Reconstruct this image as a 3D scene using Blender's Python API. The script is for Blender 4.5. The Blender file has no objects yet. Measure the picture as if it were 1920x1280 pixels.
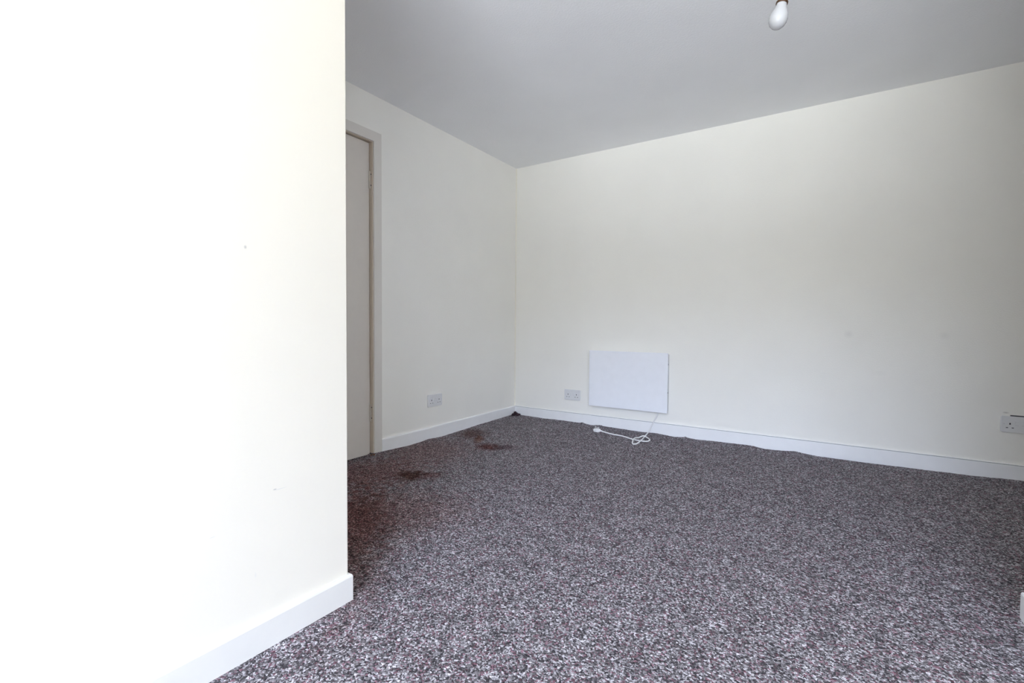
import bpy, bmesh, math, random
from mathutils import Vector, Matrix, noise

SC = bpy.context.scene
COL = SC.collection
PI = math.pi

# ---------------------------------------------------------------- camera
cam_data = bpy.data.cameras.new('camera')
cam = bpy.data.objects.new('camera', cam_data)
COL.objects.link(cam)
CX, CY, CZ = 2.43186, -3.72806, 0.83955
YAW, PITCH, ROLL, FPX = -0.58474, -0.03334, 0.00705, 885.51
fwd = Vector((math.cos(PITCH) * math.sin(YAW), math.cos(PITCH) * math.cos(YAW), math.sin(PITCH)))
rgt = Vector((math.cos(YAW), -math.sin(YAW), 0))
upv = rgt.cross(fwd)
r2 = math.cos(ROLL) * rgt + math.sin(ROLL) * upv
u2 = -math.sin(ROLL) * rgt + math.cos(ROLL) * upv
m = Matrix((r2, u2, -fwd)).transposed().to_4x4()
m.translation = Vector((CX, CY, CZ))
cam.matrix_world = m
cam_data.sensor_width = 36.0
cam_data.lens = FPX * 36.0 / 1920.0
cam_data.clip_start = 0.02
SC.camera = cam

# ---------------------------------------------------------------- view and render feel
SC.view_settings.view_transform = 'Standard'
SC.view_settings.look = 'None'
SC.view_settings.gamma = 1.0
SC.view_settings.use_curve_mapping = False
SC.view_settings.exposure = 0.0
SC.cycles.use_denoising = True
SC.cycles.max_bounces = 16
SC.cycles.diffuse_bounces = 12
SC.cycles.glossy_bounces = 4
SC.cycles.transparent_max_bounces = 8
SC.cycles.sample_clamp_indirect = 10.0
SC.cycles.caustics_reflective = False
SC.cycles.caustics_refractive = False

# ---------------------------------------------------------------- daylight outside the window
SKY = (1.03, 1.16, 1.60)
STREET = (0.36, 0.355, 0.33)
GROUND_FILL = (1.42, 1.44, 1.50)
SKY_STRENGTH = 17.6
world = bpy.data.worlds.new('overcast_daylight')
SC.world = world
world.use_nodes = True
wn = world.node_tree.nodes
wl = world.node_tree.links
for n in list(wn):
    wn.remove(n)
w_out = wn.new('ShaderNodeOutputWorld')
w_bg = wn.new('ShaderNodeBackground')
w_tc = wn.new('ShaderNodeTexCoord')
w_sep = wn.new('ShaderNodeSeparateXYZ')
w_ramp = wn.new('ShaderNodeValToRGB')
w_map = wn.new('ShaderNodeMapRange')
w_map.inputs['From Min'].default_value = -1.0
w_map.inputs['From Max'].default_value = 1.0
wl.new(w_tc.outputs['Generated'], w_sep.inputs[0])
wl.new(w_sep.outputs['Z'], w_map.inputs['Value'])
wl.new(w_map.outputs[0], w_ramp.inputs[0])
wl.new(w_ramp.outputs[0], w_bg.inputs['Color'])
wl.new(w_bg.outputs[0], w_out.inputs['Surface'])
# unseen outside: ground band brightened to lift the ceiling, dimmed street band, then sky
e = w_ramp.color_ramp.elements
e[0].position = 0.390
e[0].color = (*GROUND_FILL, 1)
e[1].position = 0.600
e[1].color = (*SKY, 1)
for p_ in (0.430, 0.560):
    k_ = e.new(p_)
    k_.color = (*STREET, 1)
w_bg.inputs['Strength'].default_value = SKY_STRENGTH

WIN_X0, WIN_X1, WIN_Z0, WIN_Z1, FRONT_Y = 1.62, 4.30, 0.20, 2.18, -6.00
portal = bpy.data.lights.new('window_portal', 'AREA')
portal.shape = 'RECTANGLE'
portal.size = WIN_X1 - WIN_X0
portal.size_y = WIN_Z1 - WIN_Z0
portal.cycles.is_portal = True
po = bpy.data.objects.new('window_portal', portal)
po.location = ((WIN_X0 + WIN_X1) / 2, FRONT_Y - 0.10, (WIN_Z0 + WIN_Z1) / 2)
po.rotation_euler = (PI / 2, 0, 0)
COL.objects.link(po)


# ================================================================ helpers
def mat(name):
    mt = bpy.data.materials.new(name)
    mt.use_nodes = True
    nt = mt.node_tree
    return mt, nt.nodes, nt.links, nt.nodes['Principled BSDF']


def simple(name, col, rough=0.5, metal=0.0, spec=0.5):
    mt, n, l, b = mat(name)
    tc = n.new('ShaderNodeTexCoord')
    nz = n.new('ShaderNodeTexNoise')
    nz.inputs['Scale'].default_value = 18.0
    nz.inputs['Detail'].default_value = 4.0
    mx = n.new('ShaderNodeMix')
    mx.data_type = 'RGBA'
    mx.inputs[6].default_value = (*[c * 0.965 for c in col], 1)
    mx.inputs[7].default_value = (*[min(1, c * 1.03) for c in col], 1)
    l.new(tc.outputs['Object'], nz.inputs['Vector'])
    l.new(nz.outputs['Fac'], mx.inputs[0])
    l.new(mx.outputs[2], b.inputs['Base Color'])
    b.inputs['Roughness'].default_value = rough
    b.inputs['Metallic'].default_value = metal
    b.inputs['Specular IOR Level'].default_value = spec
    return mt


def paint(name, col, bump_scale, bump_dist, rough=0.8, spots=(), mottling=0.03, spec=0.3):
    """Emulsion on plaster: faint mottling, fine relief, and marks with a place of their own.
    spots: (centre, (rx, ry, rz), colour, softness 0..1, strength)"""
    mt, n, l, b = mat(name)
    g = n.new('ShaderNodeNewGeometry')
    nz = n.new('ShaderNodeTexNoise')
    nz.inputs['Scale'].default_value = 3.0
    nz.inputs['Detail'].default_value = 5.0
    l.new(g.outputs['Position'], nz.inputs['Vector'])
    mx = n.new('ShaderNodeMix')
    mx.data_type = 'RGBA'
    mx.inputs[6].default_value = (*[c * (1 - mottling) for c in col], 1)
    mx.inputs[7].default_value = (*[min(1, c * (1 + mottling)) for c in col], 1)
    l.new(nz.outputs['Fac'], mx.inputs[0])
    cur = mx.outputs[2]
    for (c, r, sc, soft, strength) in spots:
        sub = n.new('ShaderNodeVectorMath')
        sub.operation = 'SUBTRACT'
        sub.inputs[1].default_value = c
        l.new(g.outputs['Position'], sub.inputs[0])
        div = n.new('ShaderNodeVectorMath')
        div.operation = 'DIVIDE'
        div.inputs[1].default_value = r
        l.new(sub.outputs[0], div.inputs[0])
        ln = n.new('ShaderNodeVectorMath')
        ln.operation = 'LENGTH'
        l.new(div.outputs[0], ln.inputs[0])
        mr = n.new('ShaderNodeMapRange')
        mr.inputs['From Min'].default_value = 1.0
        mr.inputs['From Max'].default_value = 1.0 - soft
        mr.inputs['To Min'].default_value = 0.0
        mr.inputs['To Max'].default_value = strength
        l.new(ln.outputs['Value'], mr.inputs['Value'])
        mm = n.new('ShaderNodeMix')
        mm.data_type = 'RGBA'
        mm.inputs[7].default_value = (*sc, 1)
        l.new(mr.outputs[0], mm.inputs[0])
        l.new(cur, mm.inputs[6])
        cur = mm.outputs[2]
    l.new(cur, b.inputs['Base Color'])
    bn = n.new('ShaderNodeTexNoise')
    bn.inputs['Scale'].default_value = bump_scale
    bn.inputs['Detail'].default_value = 3.0
    l.new(g.outputs['Position'], bn.inputs['Vector'])
    bp = n.new('ShaderNodeBump')
    bp.inputs['Strength'].default_value = 0.5
    bp.inputs['Distance'].default_value = bump_dist
    l.new(bn.outputs['Fac'], bp.inputs['Height'])
    l.new(bp.outputs[0], b.inputs['Normal'])
    b.inputs['Roughness'].default_value = rough
    b.inputs['Specular IOR Level'].default_value = spec
    return mt


def add_box(bm, lo, hi, mi=0):
    x0, y0, z0 = lo
    x1, y1, z1 = hi
    v = [bm.verts.new(p) for p in ((x0, y0, z0), (x1, y0, z0), (x1, y1, z0), (x0, y1, z0),
                                   (x0, y0, z1), (x1, y0, z1), (x1, y1, z1), (x0, y1, z1))]
    fs = []
    for f in ((3, 2, 1, 0), (4, 5, 6, 7), (0, 1, 5, 4), (1, 2, 6, 5), (2, 3, 7, 6), (3, 0, 4, 7)):
        fc = bm.faces.new([v[i] for i in f])
        fc.material_index = mi
        fs.append(fc)
    return v


def bevel_all(bm, w, seg=2):
    bmesh.ops.bevel(bm, geom=list(bm.edges), offset=w, segments=seg, affect='EDGES', profile=0.6)


def add_cyl(bm, c, axis, r, h, seg=20, r2=None):
    axis = Vector(axis).normalized()
    q = axis.to_track_quat('Z', 'Y').to_matrix().to_4x4()
    q.translation = Vector(c)
    bmesh.ops.create_cone(bm, cap_ends=True, segments=seg, radius1=r, radius2=r if r2 is None else r2, depth=h, matrix=q)


def add_lathe(bm, prof, seg=40):
    rings = []
    for (r, z) in prof:
        if r < 1e-6:
            rings.append([bm.verts.new((0, 0, z))])
        else:
            rings.append([bm.verts.new((r * math.cos(2 * PI * k / seg), r * math.sin(2 * PI * k / seg), z)) for k in range(seg)])
    for a, b in zip(rings, rings[1:]):
        for k in range(seg):
            j = (k + 1) % seg
            if len(a) == 1:
                bm.faces.new((a[0], b[k], b[j]))
            elif len(b) == 1:
                bm.faces.new((a[k], b[0], a[j]))
            else:
                bm.faces.new((a[k], b[k], b[j], a[j]))


def catmull(pts, n=10):
    pts = [Vector(p) for p in pts]
    P = [2 * pts[0] - pts[1]] + pts + [2 * pts[-1] - pts[-2]]
    out = []
    for i in range(1, len(P) - 2):
        a, b, c, d = P[i - 1:i + 3]
        for k in range(n):
            t = k / n
            out.append(0.5 * ((2 * b) + (c - a) * t + (2 * a - 5 * b + 4 * c - d) * t * t + (3 * b - a - 3 * c + d) * t ** 3))
    out.append(pts[-1])
    return out


def add_tube(bm, pts, r, seg=12):
    pts = [Vector(p) for p in pts]
    t0 = (pts[1] - pts[0]).normalized()
    nrm = t0.orthogonal().normalized()
    rings = []
    for i, p in enumerate(pts):
        t = (pts[min(i + 1, len(pts) - 1)] - pts[max(i - 1, 0)]).normalized()
        nrm = (nrm - t * nrm.dot(t)).normalized()
        bi = t.cross(nrm)
        rings.append([bm.verts.new(p + r * (math.cos(2 * PI * k / seg) * nrm + math.sin(2 * PI * k / seg) * bi)) for k in range(seg)])
    for a, b in zip(rings, rings[1:]):
        for k in range(seg):
            j = (k + 1) % seg
            bm.faces.new((a[k], a[j], b[j], b[k]))
    bm.faces.new(rings[0][::-1])
    bm.faces.new(rings[-1])


def obj(name, bm, material, parent=None, smooth=False, loc=None):
    bmesh.ops.recalc_face_normals(bm, faces=bm.faces[:])
    me = bpy.data.meshes.new(name)
    bm.to_mesh(me)
    bm.free()
    mats = material if isinstance(material, (list, tuple)) else [material]
    for mt in mats:
        me.materials.append(mt)
    if smooth:
        for p in me.polygons:
            p.use_smooth = True
    o = bpy.data.objects.new(name, me)
    COL.objects.link(o)
    if parent:
        o.parent = parent
    if loc:
        o.location = loc
    return o


def struct(name, bm, material, parent=None, smooth=False):
    o = obj(name, bm, material, parent, smooth)
    if parent is None:
        o['kind'] = 'structure'
    return o


def thing(name, label, cat, loc=(0, 0, 0), rot=(0, 0, 0), group=None, kind=None):
    o = bpy.data.objects.new(name, None)
    COL.objects.link(o)
    o.empty_display_size = 0.1
    o.location = loc
    o.rotation_euler = rot
    tag(o, label, cat, group)
    if kind:
        o['kind'] = kind
    return o


def tag(o, label, cat, group=None):
    if label:
        o['label'] = label
    if cat:
        o['category'] = cat
    if group:
        o['group'] = group


def copy_tree(o, parent=None):
    c = o.copy()
    COL.objects.link(c)
    c.parent = parent
    for ch in list(o.children):
        copy_tree(ch, c)
    return c


# ================================================================ room dimensions
H = 2.30            # ceiling
SK = 0.0857         # skirting height, far walls
NEAR_X = 1.237      # face of the near partition on the left
NEAR_Y = -2.820     # where it ends
PIER_X = 2.940      # face of the wall just outside the frame on the right
PIER_Y = -1.790
PIER_Y0 = -2.15
ROOM_X1 = 4.40
DOOR_Y0, DOOR_Y1, DOOR_H = -2.445, -1.685, 2.003

# ================================================================ materials
CREAM = (0.90, 0.888, 0.846)
M_back = paint('cream_emulsion_back_wall', CREAM, 160, 0.0016, spots=[
    ((2.56, 0, 0.80), (0.03, 0.2, 0.03), (0.62, 0.61, 0.60), 0.9, 0.22),
    ((3.02, 0, 0.80), (0.03, 0.2, 0.03), (0.62, 0.61, 0.60), 0.9, 0.18),
    ((2.73, 0, 0.56), (0.05, 0.2, 0.02), (0.70, 0.69, 0.67), 0.9, 0.12),
    ((3.29, 0, 0.372), (0.016, 0.2, 0.006), (0.42, 0.40, 0.38), 0.9, 0.6),
])
M_left = paint('cream_emulsion_left_wall', CREAM, 160, 0.0016)
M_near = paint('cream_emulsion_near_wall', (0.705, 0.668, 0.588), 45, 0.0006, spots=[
    ((NEAR_X, -3.1158, 1.0285), (0.2, 0.0045, 0.006), (0.42, 0.41, 0.38), 0.8, 0.9),
    ((NEAR_X, -3.047, 0.4055), (0.2, 0.006, 0.0022), (0.40, 0.39, 0.37), 0.6, 0.8),
    ((NEAR_X, -3.032, 0.4030), (0.2, 0.022, 0.0015), (0.58, 0.57, 0.54), 0.7, 0.8),
    ((NEAR_X, -3.20, 0.335), (0.2, 0.010, 0.0015), (0.55, 0.54, 0.51), 0.8, 0.5),
    ((NEAR_X, -3.10, 0.200), (0.2, 0.0025, 0.009), (0.60, 0.59, 0.56), 0.8, 0.5),
], mottling=0.012)
M_ceil = paint('white_emulsion_ceiling', (0.88, 0.89, 0.91), 110, 0.0025, rough=0.9, mottling=0.03)
M_skirt = simple('white_gloss_skirting', (0.88, 0.885, 0.90), 0.35)
M_skirt_near = simple('toned_down_gloss_skirting', (0.665, 0.65, 0.615), 0.35)  # darker copy of the white gloss, toned down under the strong window light
M_door = simple('pinkish_cream_door_gloss', (0.70, 0.655, 0.605), 0.42)
M_frame = simple('cream_frame_gloss', (0.73, 0.70, 0.66), 0.42)
M_tan = simple('tan_door_lining', (0.60, 0.52, 0.43), 0.5)
M_hinge = simple('painted_steel_hinge', (0.60, 0.55, 0.48), 0.4, 0.3)
M_seal = simple('grey_joint_line', (0.40, 0.41, 0.42), 0.9)
M_bead = simple('cream_caulk', (0.86, 0.83, 0.73), 0.6)
M_white = simple('white_powder_coat', (0.89, 0.91, 0.97), 0.30)
M_grey = simple('grey_steel_back', (0.66, 0.67, 0.70), 0.5, 0.2)
M_plastic = simple('white_plastic', (0.86, 0.86, 0.86), 0.30)
M_socket = simple('aged_white_socket_plastic', (0.76, 0.765, 0.78), 0.35)
M_dark = simple('dark_slot', (0.035, 0.035, 0.045), 0.7)
M_brass = simple('brass', (0.62, 0.44, 0.20), 0.3, 1.0)
M_nickel = simple('bright_nickel', (0.80, 0.79, 0.77), 0.35, 0.7)
M_gap_ring = simple('dark_gap_brown', (0.16, 0.09, 0.05), 0.35, 0.9)  # tone of the painted shadow gap at the lampholder
M_upvc = simple('white_window_frame', (0.85, 0.85, 0.85), 0.3)
M_rust = simple('rusty_brown_scrap', (0.16, 0.07, 0.03), 0.95)
M_clump = simple('dark_plum_fluff', (0.045, 0.022, 0.030), 1.0)

# opal bulb
M_bulb, n_, l_, b_ = mat('opal_bulb_glass')
b_.inputs['Base Color'].default_value = (0.47, 0.475, 0.495, 1)
b_.inputs['Roughness'].default_value = 0.16
b_.inputs['Specular IOR Level'].default_value = 0.4

# clear pane: lets daylight straight through, with a little reflection
M_glass, n_, l_, b_ = mat('clear_window_pane')
n_.remove(b_)
tr = n_.new('ShaderNodeBsdfTransparent')
tr.inputs['Color'].default_value = (0.94, 0.96, 0.95, 1)
gl = n_.new('ShaderNodeBsdfGlossy')
gl.inputs['Roughness'].default_value = 0.02
ms = n_.new('ShaderNodeMixShader')
ms.inputs[0].default_value = 0.05
l_.new(tr.outputs[0], ms.inputs[1])
l_.new(gl.outputs[0], ms.inputs[2])
l_.new(ms.outputs[0], n_['Material Output'].inputs['Surface'])


def carpet_material():
    mt, n, l, b = mat('flecked_grey_plum_carpet')
    g = n.new('ShaderNodeNewGeometry')
    # tufts: voronoi cells about 5 mm across, slightly wobbled
    wob = n.new('ShaderNodeTexNoise')
    wob.inputs['Scale'].default_value = 160.0
    wob.inputs['Detail'].default_value = 2.0
    l.new(g.outputs['Position'], wob.inputs['Vector'])
    wsc = n.new('ShaderNodeVectorMath')
    wsc.operation = 'SCALE'
    wsc.inputs['Scale'].default_value = 0.010
    l.new(wob.outputs['Color'], wsc.inputs[0])
    wadd = n.new('ShaderNodeVectorMath')
    wadd.operation = 'ADD'
    l.new(g.outputs['Position'], wadd.inputs[0])
    l.new(wsc.outputs[0], wadd.inputs[1])
    vo = n.new('ShaderNodeTexVoronoi')
    vo.inputs['Scale'].default_value = 215.0
    l.new(wadd.outputs[0], vo.inputs['Vector'])
    sep = n.new('ShaderNodeSeparateColor')
    l.new(vo.outputs['Color'], sep.inputs[0])
    ramp = n.new('ShaderNodeValToRGB')
    ramp.color_ramp.interpolation = 'LINEAR'
    el = ramp.color_ramp.elements
    el[0].position = 0.0
    el[0].color = (0.038, 0.034, 0.040, 1)
    el[1].position = 1.0
    el[1].color = (0.66, 0.635, 0.68, 1)
    for p, c in ((0.30, (0.074, 0.067, 0.073)), (0.55, (0.170, 0.158, 0.168)), (0.80, (0.335, 0.318, 0.340))):
        k = el.new(p)
        k.color = (*c, 1)
    l.new(sep.outputs[0], ramp.inputs[0])
    # plum red flecks
    red = n.new('ShaderNodeMath')
    red.operation = 'GREATER_THAN'
    red.inputs[1].default_value = 0.98
    cl = n.new('ShaderNodeTexNoise')
    cl.inputs['Scale'].default_value = 34.0
    cl.inputs['Detail'].default_value = 2.0
    l.new(g.outputs['Position'], cl.inputs['Vector'])
    clm = n.new('ShaderNodeMath')
    clm.operation = 'MULTIPLY_ADD'
    clm.inputs[1].default_value = 0.62
    l.new(cl.outputs['Fac'], clm.inputs[0])
    rsc = n.new('ShaderNodeMath')
    rsc.operation = 'MULTIPLY'
    rsc.inputs[1].default_value = 0.76
    l.new(sep.outputs[1], rsc.inputs[0])
    l.new(rsc.outputs[0], clm.inputs[2])
    l.new(clm.outputs[0], red.inputs[0])
    redc = n.new('ShaderNodeMix')
    redc.data_type = 'RGBA'
    redc.inputs[6].default_value = (0.10, 0.050, 0.062, 1)
    redc.inputs[7].default_value = (0.31, 0.175, 0.220, 1)
    l.new(sep.outputs[2], redc.inputs[0])
    mx = n.new('ShaderNodeMix')
    mx.data_type = 'RGBA'
    l.new(red.outputs[0], mx.inputs[0])
    l.new(ramp.outputs[0], mx.inputs[6])
    l.new(redc.outputs[2], mx.inputs[7])
    cur = mx.outputs[2]
    # wider wear: slow variation of the pile
    wear = n.new('ShaderNodeTexNoise')
    wear.inputs['Scale'].default_value = 13.0
    wear.inputs['Detail'].default_value = 6.0
    l.new(g.outputs['Position'], wear.inputs['Vector'])
    wr = n.new('ShaderNodeMapRange')
    wr.inputs['From Min'].default_value = 0.3
    wr.inputs['From Max'].default_value = 0.7
    wr.inputs['To Min'].default_value = 0.86
    wr.inputs['To Max'].default_value = 1.24
    l.new(wear.outputs['Fac'], wr.inputs['Value'])
    wm = n.new('ShaderNodeVectorMath')
    wm.operation = 'SCALE'
    l.new(cur, wm.inputs[0])
    l.new(wr.outputs[0], wm.inputs['Scale'])
    cur = wm.outputs[0]
    # rusty spills, reddish zones and painted alcove shade, all with ragged outlines
    rag = n.new('ShaderNodeTexNoise')
    rag.inputs['Scale'].default_value = 26.0
    rag.inputs['Detail'].default_value = 5.0
    l.new(g.outputs['Position'], rag.inputs['Vector'])
    for (cx, cy, rx, ry, rot, col, st) in SPILLS_AND_SHADE:
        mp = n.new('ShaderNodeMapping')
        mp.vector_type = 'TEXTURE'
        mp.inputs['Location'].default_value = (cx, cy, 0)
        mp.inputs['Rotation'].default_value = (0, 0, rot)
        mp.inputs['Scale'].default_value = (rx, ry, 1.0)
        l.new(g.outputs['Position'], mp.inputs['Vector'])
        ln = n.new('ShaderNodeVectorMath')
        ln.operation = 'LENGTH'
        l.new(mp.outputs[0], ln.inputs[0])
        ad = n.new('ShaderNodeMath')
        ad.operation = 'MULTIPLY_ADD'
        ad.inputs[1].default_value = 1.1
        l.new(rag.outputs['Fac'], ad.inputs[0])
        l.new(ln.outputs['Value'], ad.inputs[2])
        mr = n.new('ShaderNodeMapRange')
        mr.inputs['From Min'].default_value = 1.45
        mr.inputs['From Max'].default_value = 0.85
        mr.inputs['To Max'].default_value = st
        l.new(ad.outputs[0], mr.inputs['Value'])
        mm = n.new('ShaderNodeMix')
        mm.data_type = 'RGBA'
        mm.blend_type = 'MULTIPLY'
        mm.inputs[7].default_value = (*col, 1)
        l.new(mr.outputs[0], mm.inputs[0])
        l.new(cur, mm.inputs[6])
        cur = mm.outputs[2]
    l.new(cur, b.inputs['Base Color'])
    bp = n.new('ShaderNodeBump')
    bp.inputs['Strength'].default_value = 0.8
    bp.inputs['Distance'].default_value = 0.004
    bp.invert = True
    l.new(vo.outputs['Distance'], bp.inputs['Height'])
    l.new(bp.outputs[0], b.inputs['Normal'])
    b.inputs['Roughness'].default_value = 1.0
    b.inputs['Specular IOR Level'].default_value = 0.1
    return mt


# carpet spills, reddish zones and painted shade: centre, radii, turn, multiplied colour, strength
SPILLS_AND_SHADE = [
    (0.520, -1.860, 0.125, 0.135, 0.785, (0.32, 0.20, 0.15), 0.92),
    (0.610, -1.800, 0.120, 0.090, 0.785, (0.62, 0.40, 0.38), 0.8),
    (0.505, -1.110, 0.130, 0.150, 0.63, (0.46, 0.20, 0.17), 0.9),
    (0.610, -1.050, 0.130, 0.110, 0.63, (0.50, 0.38, 0.40), 0.8),
    (0.320, -0.970, 0.050, 0.180, 0.60, (0.74, 0.40, 0.26), 0.8),
    (0.170, -0.860, 0.170, 0.260, 0.60, (0.50, 0.36, 0.31), 0.9),
    (0.820, -2.470, 0.900, 0.220, -0.72, (0.62, 0.42, 0.38), 0.9),  # alcove shade border beside the partition, with some dirt, painted into the pile
    (0.300, -1.950, 0.480, 0.420, 0.70, (0.80, 0.56, 0.52), 0.9),  # broad darker, redder zone by the door
    (0.230, -1.420, 0.420, 0.520, 0.70, (0.88, 0.68, 0.64), 0.8),  # broad redder zone along the left wall
    (0.800, -2.300, 0.560, 0.420, 0.70, (0.86, 0.64, 0.60), 0.8),  # broad redder zone behind the partition end
]
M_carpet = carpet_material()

# ================================================================ floor: fitted carpet with a ragged edge
EDGE_BACK = [(0.0, 0.010), (0.05, 0.006), (0.21, 0.004), (0.33, 0.002), (0.54, 0.0055), (0.68, 0.004), (0.7065, 0.013),
             (0.73, 0.003), (0.80, -0.002), (0.845, 0.004), (0.869, 0.009), (0.90, 0.002), (0.99, 0.0), (1.21, -0.004), (1.34, 0.0),
             (1.485, -0.009), (1.545, -0.003), (1.564, 0.005), (1.585, -0.003), (1.62, -0.006), (1.84, -0.001), (2.009, 0.002),
             (2.107, -0.010), (2.20, -0.006), (2.29, 0.001), (2.34, -0.006), (2.41, -0.012), (2.63, -0.013), (2.88, -0.009),
             (3.14, -0.006), (3.37, 0.003), (4.4, 0.0)]
EDGE_LEFT = [(-6.8, 0.0), (-2.6, -0.010), (-1.75, -0.010), (-1.715, -0.004), (-1.69, 0.006), (-1.64, 0.004), (-1.512, -0.001), (-1.373, -0.007), (-1.25, -0.005), (-1.192, 0.0),
             (-1.04, -0.009), (-0.802, -0.004), (-0.537, 0.003), (-0.238, 0.0065), (-0.108, 0.009), (0.0, 0.012)]


def interp(tab, t):
    for (a, va), (b, vb) in zip(tab, tab[1:]):
        if t <= b:
            k = (t - a) / (b - a)
            k = k * k * (3 - 2 * k)
            return va + (vb - va) * max(0, k)
    return tab[-1][1]


def graded(lo, hi, fine_from, fine_to, fine, coarse):
    out, t = [], lo
    while t < hi - 1e-6:
        out.append(t)
        t += fine if fine_from - 1e-6 <= t < fine_to - 1e-6 else coarse
        if out[-1] < fine_from < t:
            t = fine_from
    out.append(hi)
    return out


bm = bmesh.new()
xs = graded(-0.10, 4.50, -0.02, 0.16, 0.006, 0.012)
ys = graded(-6.70, 0.10, -0.14, 0.02, 0.006, 0.022)
grid = []
for y in ys:
    row = []
    for x in xs:
        db, dl = max(0.0, -0.012 - y), max(0.0, x - 0.012)
        wb, wlf = math.exp(-(db / 0.035) ** 1.5), math.exp(-(dl / 0.035) ** 1.5)
        z = interp(EDGE_BACK, x) * wb + interp(EDGE_LEFT, y) * wlf * (1 - wb)
        near_edge = max(wb, wlf)
        z += 0.0012 * noise.noise(Vector((x * 130, y * 130, 0))) * (0.3 + near_edge)
        z += 0.0015 * noise.noise(Vector((x * 45, y * 45, 7))) * near_edge
        row.append(bm.verts.new((x, y, z)))
    grid.append(row)
for a, b in zip(grid, grid[1:]):
    for k in range(len(xs) - 1):
        bm.faces.new((a[k], a[k + 1], b[k + 1], b[k]))
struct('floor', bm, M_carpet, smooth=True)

# ================================================================ walls and ceiling
T = 0.15
bm = bmesh.new()
add_box(bm, (-T, FRONT_Y - T, H), (ROOM_X1 + T, T, H + 0.12))
struct('ceiling', bm, M_ceil)

bm = bmesh.new()
add_box(bm, (-T, 0, -0.06), (ROOM_X1 + T, T, H))
struct('wall_back', bm, M_back)

bm = bmesh.new()      # left wall with a recess for the door
add_box(bm, (-T, DOOR_Y1 + 0.025, -0.06), (0, 0, H))
add_box(bm, (-T, NEAR_Y, -0.06), (0, DOOR_Y0 - 0.025, H))
add_box(bm, (-T, DOOR_Y0 - 0.025, DOOR_H + 0.025), (0, DOOR_Y1 + 0.025, H))
add_box(bm, (-T, DOOR_Y0 - 0.025, -0.06), (-0.085, DOOR_Y1 + 0.025, DOOR_H + 0.025))
struct('wall_left', bm, M_left)

bm = bmesh.new()      # partition that juts out on the left, nearest the camera
add_box(bm, (-T, FRONT_Y, -0.06), (NEAR_X, NEAR_Y, H))
be = [ed for ed in bm.edges if all(abs(v.co.x - NEAR_X) < 1e-6 and abs(v.co.y - NEAR_Y) < 1e-6 for v in ed.verts)]
bmesh.ops.bevel(bm, geom=be, offset=0.003, segments=3, affect='EDGES', profile=0.5)
struct('wall_near_left', bm, M_near)

bm = bmesh.new()      # wall just outside the frame on the right
add_box(bm, (PIER_X, PIER_Y0, -0.06), (ROOM_X1, PIER_Y, H))
struct('wall_near_right', bm, M_near)

bm = bmesh.new()
add_box(bm, (ROOM_X1, FRONT_Y, -0.06), (ROOM_X1 + T, 0, H))
struct('wall_right', bm, M_left)

bm = bmesh.new()      # window wall behind the camera
y0, y1 = FRONT_Y - T, FRONT_Y
add_box(bm, (-T, y0, -0.06), (ROOM_X1 + T, y1, WIN_Z0))
add_box(bm, (-T, y0, WIN_Z1), (ROOM_X1 + T, y1, H))
add_box(bm, (-T, y0, WIN_Z0), (WIN_X0, y1, WIN_Z1))
add_box(bm, (WIN_X1, y0, WIN_Z0), (ROOM_X1 + T, y1, WIN_Z1))
struct('wall_front', bm, M_left)

# ---------------------------------------------------------------- window behind the camera
win = bpy.data.objects.new('window_1', None)
COL.objects.link(win)
win['kind'] = 'structure'
win.location = ((WIN_X0 + WIN_X1) / 2, FRONT_Y, WIN_Z0)
W2, WH = (WIN_X1 - WIN_X0) / 2, WIN_Z1 - WIN_Z0
bm = bmesh.new()
fw = 0.055
add_box(bm, (-W2, -0.12, 0), (W2, -0.06, fw))
add_box(bm, (-W2, -0.12, WH - fw), (W2, -0.06, WH))
add_box(bm, (-W2, -0.12, fw), (-W2 + fw, -0.06, WH - fw))
add_box(bm, (W2 - fw, -0.12, fw), (W2, -0.06, WH - fw))
add_box(bm, (-fw / 2, -0.12, fw), (fw / 2, -0.06, WH - fw))
obj('window_frame', bm, M_upvc, win)
for s in (-1, 1):
    bm = bmesh.new()
    xa, xb = sorted((s * fw / 2, s * (W2 - fw)))
    add_box(bm, (xa, -0.092, fw), (xb, -0.088, WH - fw))
    obj('window_pane', bm, M_glass, win)
bm = bmesh.new()
add_box(bm, (-W2 - 0.05, 0.0, -0.03), (W2 + 0.05, 0.10, 0.0))
bevel_all(bm, 0.006)
obj('window_sill', bm, M_upvc, win)


# ---------------------------------------------------------------- skirting boards
def skirt_profile(t, h):
    # (out from the wall, height): slim board with an eased top edge
    return [(0, -0.03), (t, -0.03), (t, h - 0.007), (t - 0.002, h - 0.002), (t - 0.006, h), (0, h)]


def skirting(name, path, normals, t, h, material=None):
    """path: plan points; normals: outward offset direction at each point (already mitred)."""
    bm = bmesh.new()
    pr = skirt_profile(t, h)
    rings = []
    for (px, py), (nx, ny) in zip(path, normals):
        rings.append([bm.verts.new((px + nx * o, py + ny * o, z)) for (o, z) in pr])
    for a, b in zip(rings, rings[1:]):
        for k in range(len(pr)):
            j = (k + 1) % len(pr)
            bm.faces.new((a[k], a[j], b[j], b[k]))
    bm.faces.new(rings[0])
    bm.faces.new(rings[-1][::-1])
    return struct(name, bm, material or M_skirt)


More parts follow.
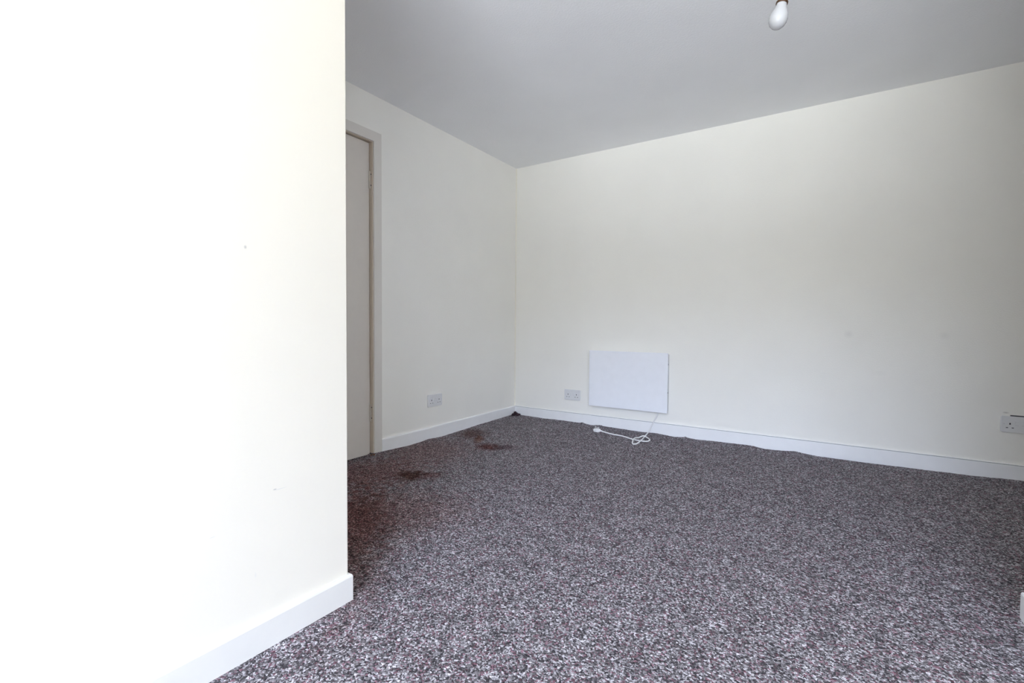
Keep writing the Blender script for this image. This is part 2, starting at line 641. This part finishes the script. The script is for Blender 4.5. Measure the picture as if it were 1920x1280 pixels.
skirting('baseboard_back', [(0, 0), (ROOM_X1, 0)], [(0, -1), (0, -1)], 0.012, SK)
skirting('baseboard_left', [(0, -1.6175), (0, -0.012)], [(1, 0), (1, 0)], 0.012, SK - 0.001)
skirting('baseboard_near_left', [(NEAR_X, FRONT_Y), (NEAR_X, NEAR_Y), (0.0, NEAR_Y)],
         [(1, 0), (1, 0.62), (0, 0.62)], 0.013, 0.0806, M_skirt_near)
skirting('baseboard_near_right', [(ROOM_X1, PIER_Y0), (PIER_X, PIER_Y0), (PIER_X, PIER_Y), (ROOM_X1, PIER_Y)],
         [(0, -0.62), (-1, -0.62), (-1, 0.62), (0, 0.62)], 0.014, 0.078)

# thin grey joint where the back skirting meets the plaster, cream caulk down the corner
bm = bmesh.new()
add_box(bm, (0.0, -0.0122, SK - 0.0045), (ROOM_X1, -0.0116, SK - 0.0005))
struct('trim_1', bm, M_seal)
bm = bmesh.new()
vs = [(0, 0), (0.007, 0), (0.003, -0.003), (0, -0.007)]
lo = [bm.verts.new((x, y, SK)) for x, y in vs]
hi = [bm.verts.new((x, y, H)) for x, y in vs]
for k in range(4):
    j = (k + 1) % 4
    bm.faces.new((lo[k], lo[j], hi[j], hi[k]))
struct('trim_2', bm, M_bead)

# ---------------------------------------------------------------- door in the left wall
door = bpy.data.objects.new('door_1', None)
COL.objects.link(door)
door['kind'] = 'structure'
door.location = (0, 0, 0)
bm = bmesh.new()
add_box(bm, (-0.062, DOOR_Y0 + 0.003, -0.004), (-0.022, DOOR_Y1 - 0.004, DOOR_H - 0.004))
bevel_all(bm, 0.002, 1)
obj('door_panel', bm, M_door, door)
bm = bmesh.new()
add_box(bm, (-0.085, DOOR_Y1, -0.03), (0.001, DOOR_Y1 + 0.025, DOOR_H + 0.025))
add_box(bm, (-0.085, DOOR_Y0 - 0.025, -0.03), (0.001, DOOR_Y0, DOOR_H + 0.025))
add_box(bm, (-0.085, DOOR_Y0, DOOR_H), (0.001, DOOR_Y1, DOOR_H + 0.025))
o = obj('door_lining', bm, M_tan, door)
o['label'] = 'tan door lining'
bm = bmesh.new()      # architrave, plain and narrow
AW = 0.062
add_box(bm, (0, DOOR_Y1 + 0.006, -0.03), (0.011, DOOR_Y1 + 0.006 + AW, DOOR_H + 0.004 + AW))
add_box(bm, (0, DOOR_Y0 - 0.006 - AW, -0.03), (0.011, DOOR_Y0 - 0.006, DOOR_H + 0.004 + AW))
add_box(bm, (0, DOOR_Y0 - 0.006, DOOR_H + 0.004), (0.011, DOOR_Y1 + 0.006, DOOR_H + 0.004 + AW))
obj('architrave', bm, M_frame, door)
for hz in (1.765, 0.268):
    bm = bmesh.new()
    for k in range(5):
        add_cyl(bm, (-0.018, DOOR_Y1 - 0.004, hz - 0.044 + k * 0.022), (0, 0, 1), 0.0062, 0.0195, 14)
    add_cyl(bm, (-0.018, DOOR_Y1 - 0.004, hz), (0, 0, 1), 0.0045, 0.108, 12)
    hg = obj('hinge', bm, M_hinge, door, smooth=False)
    for dz in (-0.035, 0.035):
        bm = bmesh.new()
        add_cyl(bm, (-0.010, DOOR_Y1 - 0.0005, hz + dz), (0, -1, 0), 0.004, 0.002, 12)
        obj('screw', bm, M_dark, hg)

# ================================================================ panel heater on the back wall
HX0, HX1, HZ0, HZ1, HY = 0.7825, 1.4345, 0.1715, 0.6370, -0.055
heater = thing('panel_heater', 'white flat panel electric heater mounted low on the back wall', 'heater', ((HX0 + HX1) / 2, 0, HZ0))
hw, hh = (HX1 - HX0) / 2, HZ1 - HZ0
bm = bmesh.new()
add_box(bm, (-hw, HY, 0), (hw, HY + 0.012, hh))
bevel_all(bm, 0.003, 3)
obj('front_panel', bm, M_white, heater)
bm = bmesh.new()
add_box(bm, (-hw + 0.004, HY + 0.011, 0.012), (hw - 0.004, -0.0005, hh - 0.012))
bevel_all(bm, 0.002, 1)
o = obj('back_casing', bm, M_grey, heater)
o['label'] = 'grey casing behind the white panel'
for z in (0.5495 - HZ0, 0.3304 - HZ0):
    bm = bmesh.new()
    add_cyl(bm, (hw - 0.0035, HY + 0.020, z), (1, 0, 0), 0.006, 0.004, 14)
    obj('screw', bm, M_dark, heater)

CABLE = [(1.362, -0.030, 0.185), (1.350, -0.028, 0.140), (1.322, -0.026, 0.085), (1.300, -0.030, 0.035), (1.295, -0.075, 0.0085),
         (1.3195, -0.243, 0.0095), (1.3404, -0.375, 0.0155), (1.3334, -0.452, 0.0065), (1.315, -0.470, 0.006), (1.2945, -0.427, 0.006),
         (1.278, -0.342, 0.0145), (1.2860, -0.264, 0.0065), (1.3102, -0.228, 0.0165), (1.3463, -0.236, 0.0065),
         (1.3740, -0.281, 0.006), (1.3755, -0.333, 0.006), (1.3523, -0.354, 0.0070), (1.3138, -0.349, 0.006),
         (1.2748, -0.341, 0.006), (1.2335, -0.321, 0.006), (1.1646, -0.284, 0.006), (1.0721, -0.266, 0.006),
         (1.0057, -0.2475, 0.009), (0.975, -0.241, 0.013)]
ch = [(p[0] - heater.location[0], p[1], p[2] - HZ0) for p in CABLE]
bm = bmesh.new()
add_tube(bm, catmull(ch, 8), 0.0048, 12)
cable = obj('power_cable', bm, M_plastic, heater, smooth=True)

# 13 amp plug lying on its back, pins up
bm = bmesh.new()
pl = [(-0.026, -0.010), (-0.020, -0.021), (0.012, -0.025), (0.026, -0.014), (0.030, -0.008),
      (0.030, 0.008), (0.026, 0.014), (0.012, 0.025), (-0.020, 0.021), (-0.026, 0.010)]
lo = [bm.verts.new((x * 0.92, y * 0.92, 0.0)) for x, y in pl]
mi = [bm.verts.new((x, y, 0.010)) for x, y in pl]
hi = [bm.verts.new((x, y, 0.021)) for x, y in pl]
bm.faces.new(lo[::-1])
bm.faces.new(hi)
for A, B in ((lo, mi), (mi, hi)):
    for k in range(len(pl)):
        j = (k + 1) % len(pl)
        bm.faces.new((A[k], A[j], B[j], B[k]))
bmesh.ops.bevel(bm, geom=[ed for ed in bm.edges], offset=0.0018, segments=2, affect='EDGES')
add_cyl(bm, (0.036, 0, 0.011), (1, 0, 0), 0.0075, 0.022, 16, 0.0052)
plug = obj('plug', bm, M_plastic, heater, smooth=False, loc=(0.936 - heater.location[0], -0.234, 0.0015 - HZ0))
plug.rotation_euler = (0, 0, math.radians(-10))
for (px, py, sx, sy, L) in ((-0.013, 0, 0.004, 0.0022, 0.023), (0.010, -0.011, 0.002, 0.0032, 0.018), (0.010, 0.011, 0.002, 0.0032, 0.018)):
    bm = bmesh.new()
    add_box(bm, (px - sx, py - sy, 0.0205), (px + sx, py + sy, 0.0205 + L))
    bevel_all(bm, 0.0006, 1)
    obj('plug_pin', bm, M_plastic if px > 0 else M_nickel, plug)


# ================================================================ double wall sockets
def make_socket(label):
    """Faces local -Y, origin at the middle of its back."""
    root = thing('double_socket', label, 'socket', group='white double sockets low on the walls')
    w, h, d = 0.0765, 0.0455, 0.0105
    bm = bmesh.new()
    add_box(bm, (-w, -d, -h), (w, 0, h))
    vert = [ed for ed in bm.edges if abs(ed.verts[0].co.y - ed.verts[1].co.y) > 1e-4]
    bmesh.ops.bevel(bm, geom=vert, offset=0.004, segments=3, affect='EDGES')
    fr = [ed for ed in bm.edges if all(abs(v.co.y + d) < 1e-5 for v in ed.verts)]
    bmesh.ops.bevel(bm, geom=fr, offset=0.002, segments=2, affect='EDGES')
    plate = obj('face_plate', bm, M_socket, root)
    for s in (-1, 1):
        bm = bmesh.new()          # the three pin holes of one outlet, dark blocks in place of shaded wells
        cx = s * 0.040
        add_box(bm, (cx - 0.0030, -d - 0.0003, -0.001), (cx + 0.0030, -d + 0.002, 0.0085))
        for q in (-1, 1):
            add_box(bm, (cx + q * 0.0115 - 0.0042, -d - 0.0003, -0.0205), (cx + q * 0.0115 + 0.0042, -d + 0.002, -0.0165))
        obj('pin_hole_shade_blocks', bm, M_dark, plate)
        bm = bmesh.new()
        add_box(bm, (s * 0.0125 - 0.0075, -d - 0.0030, -0.002), (s * 0.0125 + 0.0075, -d + 0.001, 0.020))
        for v in bm.verts:        # rocker: pressed in at its foot
            if v.co.y < -d - 0.001 and v.co.z < 0.0:
                v.co.y += 0.0024
        rk = obj('rocker_switch', bm, M_socket, root)
        bm = bmesh.new()
        add_box(bm, (s * 0.0125 - 0.0075, -d - 0.0004, -0.0045), (s * 0.0125 + 0.0075, -d + 0.001, -0.0022))
        obj('switch_gap', bm, M_grey, rk)
        bm = bmesh.new()
        add_cyl(bm, (s * 0.0635, -d, 0.002), (0, 1, 0), 0.0034, 0.0012, 14)
        obj('screw', bm, M_grey, plate)
    return root


s1 = make_socket('white double socket on the back wall just left of the panel heater')
s1.location = (0.605, 0, 0.2395)
s2 = copy_tree(s1)
tag(s2, 'white double socket on the left wall between the door and the far corner', 'socket')
s2.location = (0.0, -1.105, 0.278)
s2.rotation_euler = (0, 0, PI / 2)
s3 = copy_tree(s1)
tag(s3, 'white double socket at the right edge with a dark gap along its top', 'socket')
s3.location = (3.3455, 0, 0.3090)
bm = bmesh.new()
add_box(bm, (-0.038, -0.0015, 0.040), (0.074, -0.0002, 0.0515))  # dark strip standing in for the shaded gap above the plate
o = obj('dark_gap_strip', bm, M_dark, s3)
o['label'] = 'dark strip for the shaded gap above the face plate'

# ================================================================ pendant with a bare bulb
BULB = Vector((2.2805, -1.9145, 1.870))
lean = Vector((0.185, 0.065, 0.98)).normalized()          # direction from the bulb's tip towards its cap
pend = thing('pendant_light', 'bare white bulb in a pendant lampholder hanging from the ceiling', 'light', BULB)
q = lean.to_track_quat('Z', 'Y')
bm = bmesh.new()
prof = [(0.0, -0.0435), (0.008, -0.0425), (0.016, -0.0385), (0.023, -0.031), (0.0272, -0.021), (0.0285, -0.011), (0.0272, -0.001),
        (0.0240, 0.009), (0.0200, 0.018), (0.0172, 0.026), (0.0158, 0.033), (0.0150, 0.040), (0.0145, 0.044)]
add_lathe(bm, prof)
o = obj('bulb', bm, M_bulb, pend, smooth=True)
o.rotation_mode = 'QUATERNION'
o.rotation_quaternion = q
bulb = o
bm = bmesh.new()
add_lathe(bm, [(0.0, 0.058), (0.0120, 0.058), (0.0132, 0.056), (0.0132, 0.043), (0.0128, 0.040)], 32)
o = obj('bulb_cap', bm, M_brass, bulb, smooth=True)
bm = bmesh.new()          # dark ring painting in the shadow gap between holder and bulb
add_lathe(bm, [(0.0152, 0.0360), (0.0170, 0.0355), (0.0182, 0.0370), (0.0182, 0.0420), (0.0168, 0.0440), (0.0152, 0.0440)], 36)
o = obj('shadow_gap_ring', bm, M_gap_ring, pend, smooth=False)
o.rotation_mode = 'QUATERNION'
o.rotation_quaternion = q
bm = bmesh.new()
add_lathe(bm, [(0.0150, 0.0435), (0.0172, 0.0435), (0.0175, 0.058), (0.0165, 0.075), (0.0150, 0.090), (0.0090, 0.100), (0.0050, 0.104), (0.0, 0.104)], 36)
o = obj('lamp_holder', bm, M_plastic, pend, smooth=True)
o.rotation_mode = 'QUATERNION'
o.rotation_quaternion = q
top = lean * 0.102
rose_z = H - BULB.z
bm = bmesh.new()
add_tube(bm, catmull([top, top + lean * 0.03, Vector((top.x + 0.010, top.y + 0.012, 0.22)), Vector((top.x + 0.010, top.y + 0.012, rose_z - 0.02))], 10), 0.0032, 10)
obj('cord', bm, M_plastic, pend, smooth=True)
bm = bmesh.new()
add_lathe(bm, [(0.0, -0.034), (0.008, -0.034), (0.012, -0.028), (0.030, -0.022), (0.042, -0.010), (0.044, 0.0), (0.0, 0.0)], 40)
obj('ceiling_rose', bm, M_plastic, pend, smooth=True, loc=(top.x + 0.010, top.y + 0.012, rose_z))


# ================================================================ scraps on the carpet
def scrap(name, label, cat, loc, r, n, material, seed, squash):
    rnd = random.Random(seed)
    bm = bmesh.new()
    for k in range(n):
        a, d = rnd.uniform(0, 2 * PI), r * math.sqrt(rnd.random())
        rr = r * rnd.uniform(0.18, 0.42)
        mtx = Matrix.Translation((d * math.cos(a), d * math.sin(a), rr * 0.6 + squash * r * (1 - d / r) * rnd.random())) @ \
            Matrix.Rotation(rnd.uniform(0, PI), 4, 'Z') @ Matrix.Diagonal((1.5, 0.8, 0.7, 1))
        bmesh.ops.create_icosphere(bm, subdivisions=2, radius=rr, matrix=mtx)
    for v in bm.verts:
        v.co += 0.10 * r * noise.noise_vector(v.co * (3.5 / r))
        v.co.z = max(v.co.z, 0.0)
    o = obj(name, bm, material, smooth=True, loc=loc)
    tag(o, label, cat)
    return o


scrap('carpet_fluff', 'small dark clump of carpet fluff in the far corner of the room', 'debris', (0.052, -0.058, 0.006), 0.034, 16, M_clump, 4, 0.9)
scrap('wood_splinter', 'tiny rust-brown scrap at the foot of the door frame', 'debris', (0.028, -1.708, -0.002), 0.015, 6, M_rust, 9, 1.2)
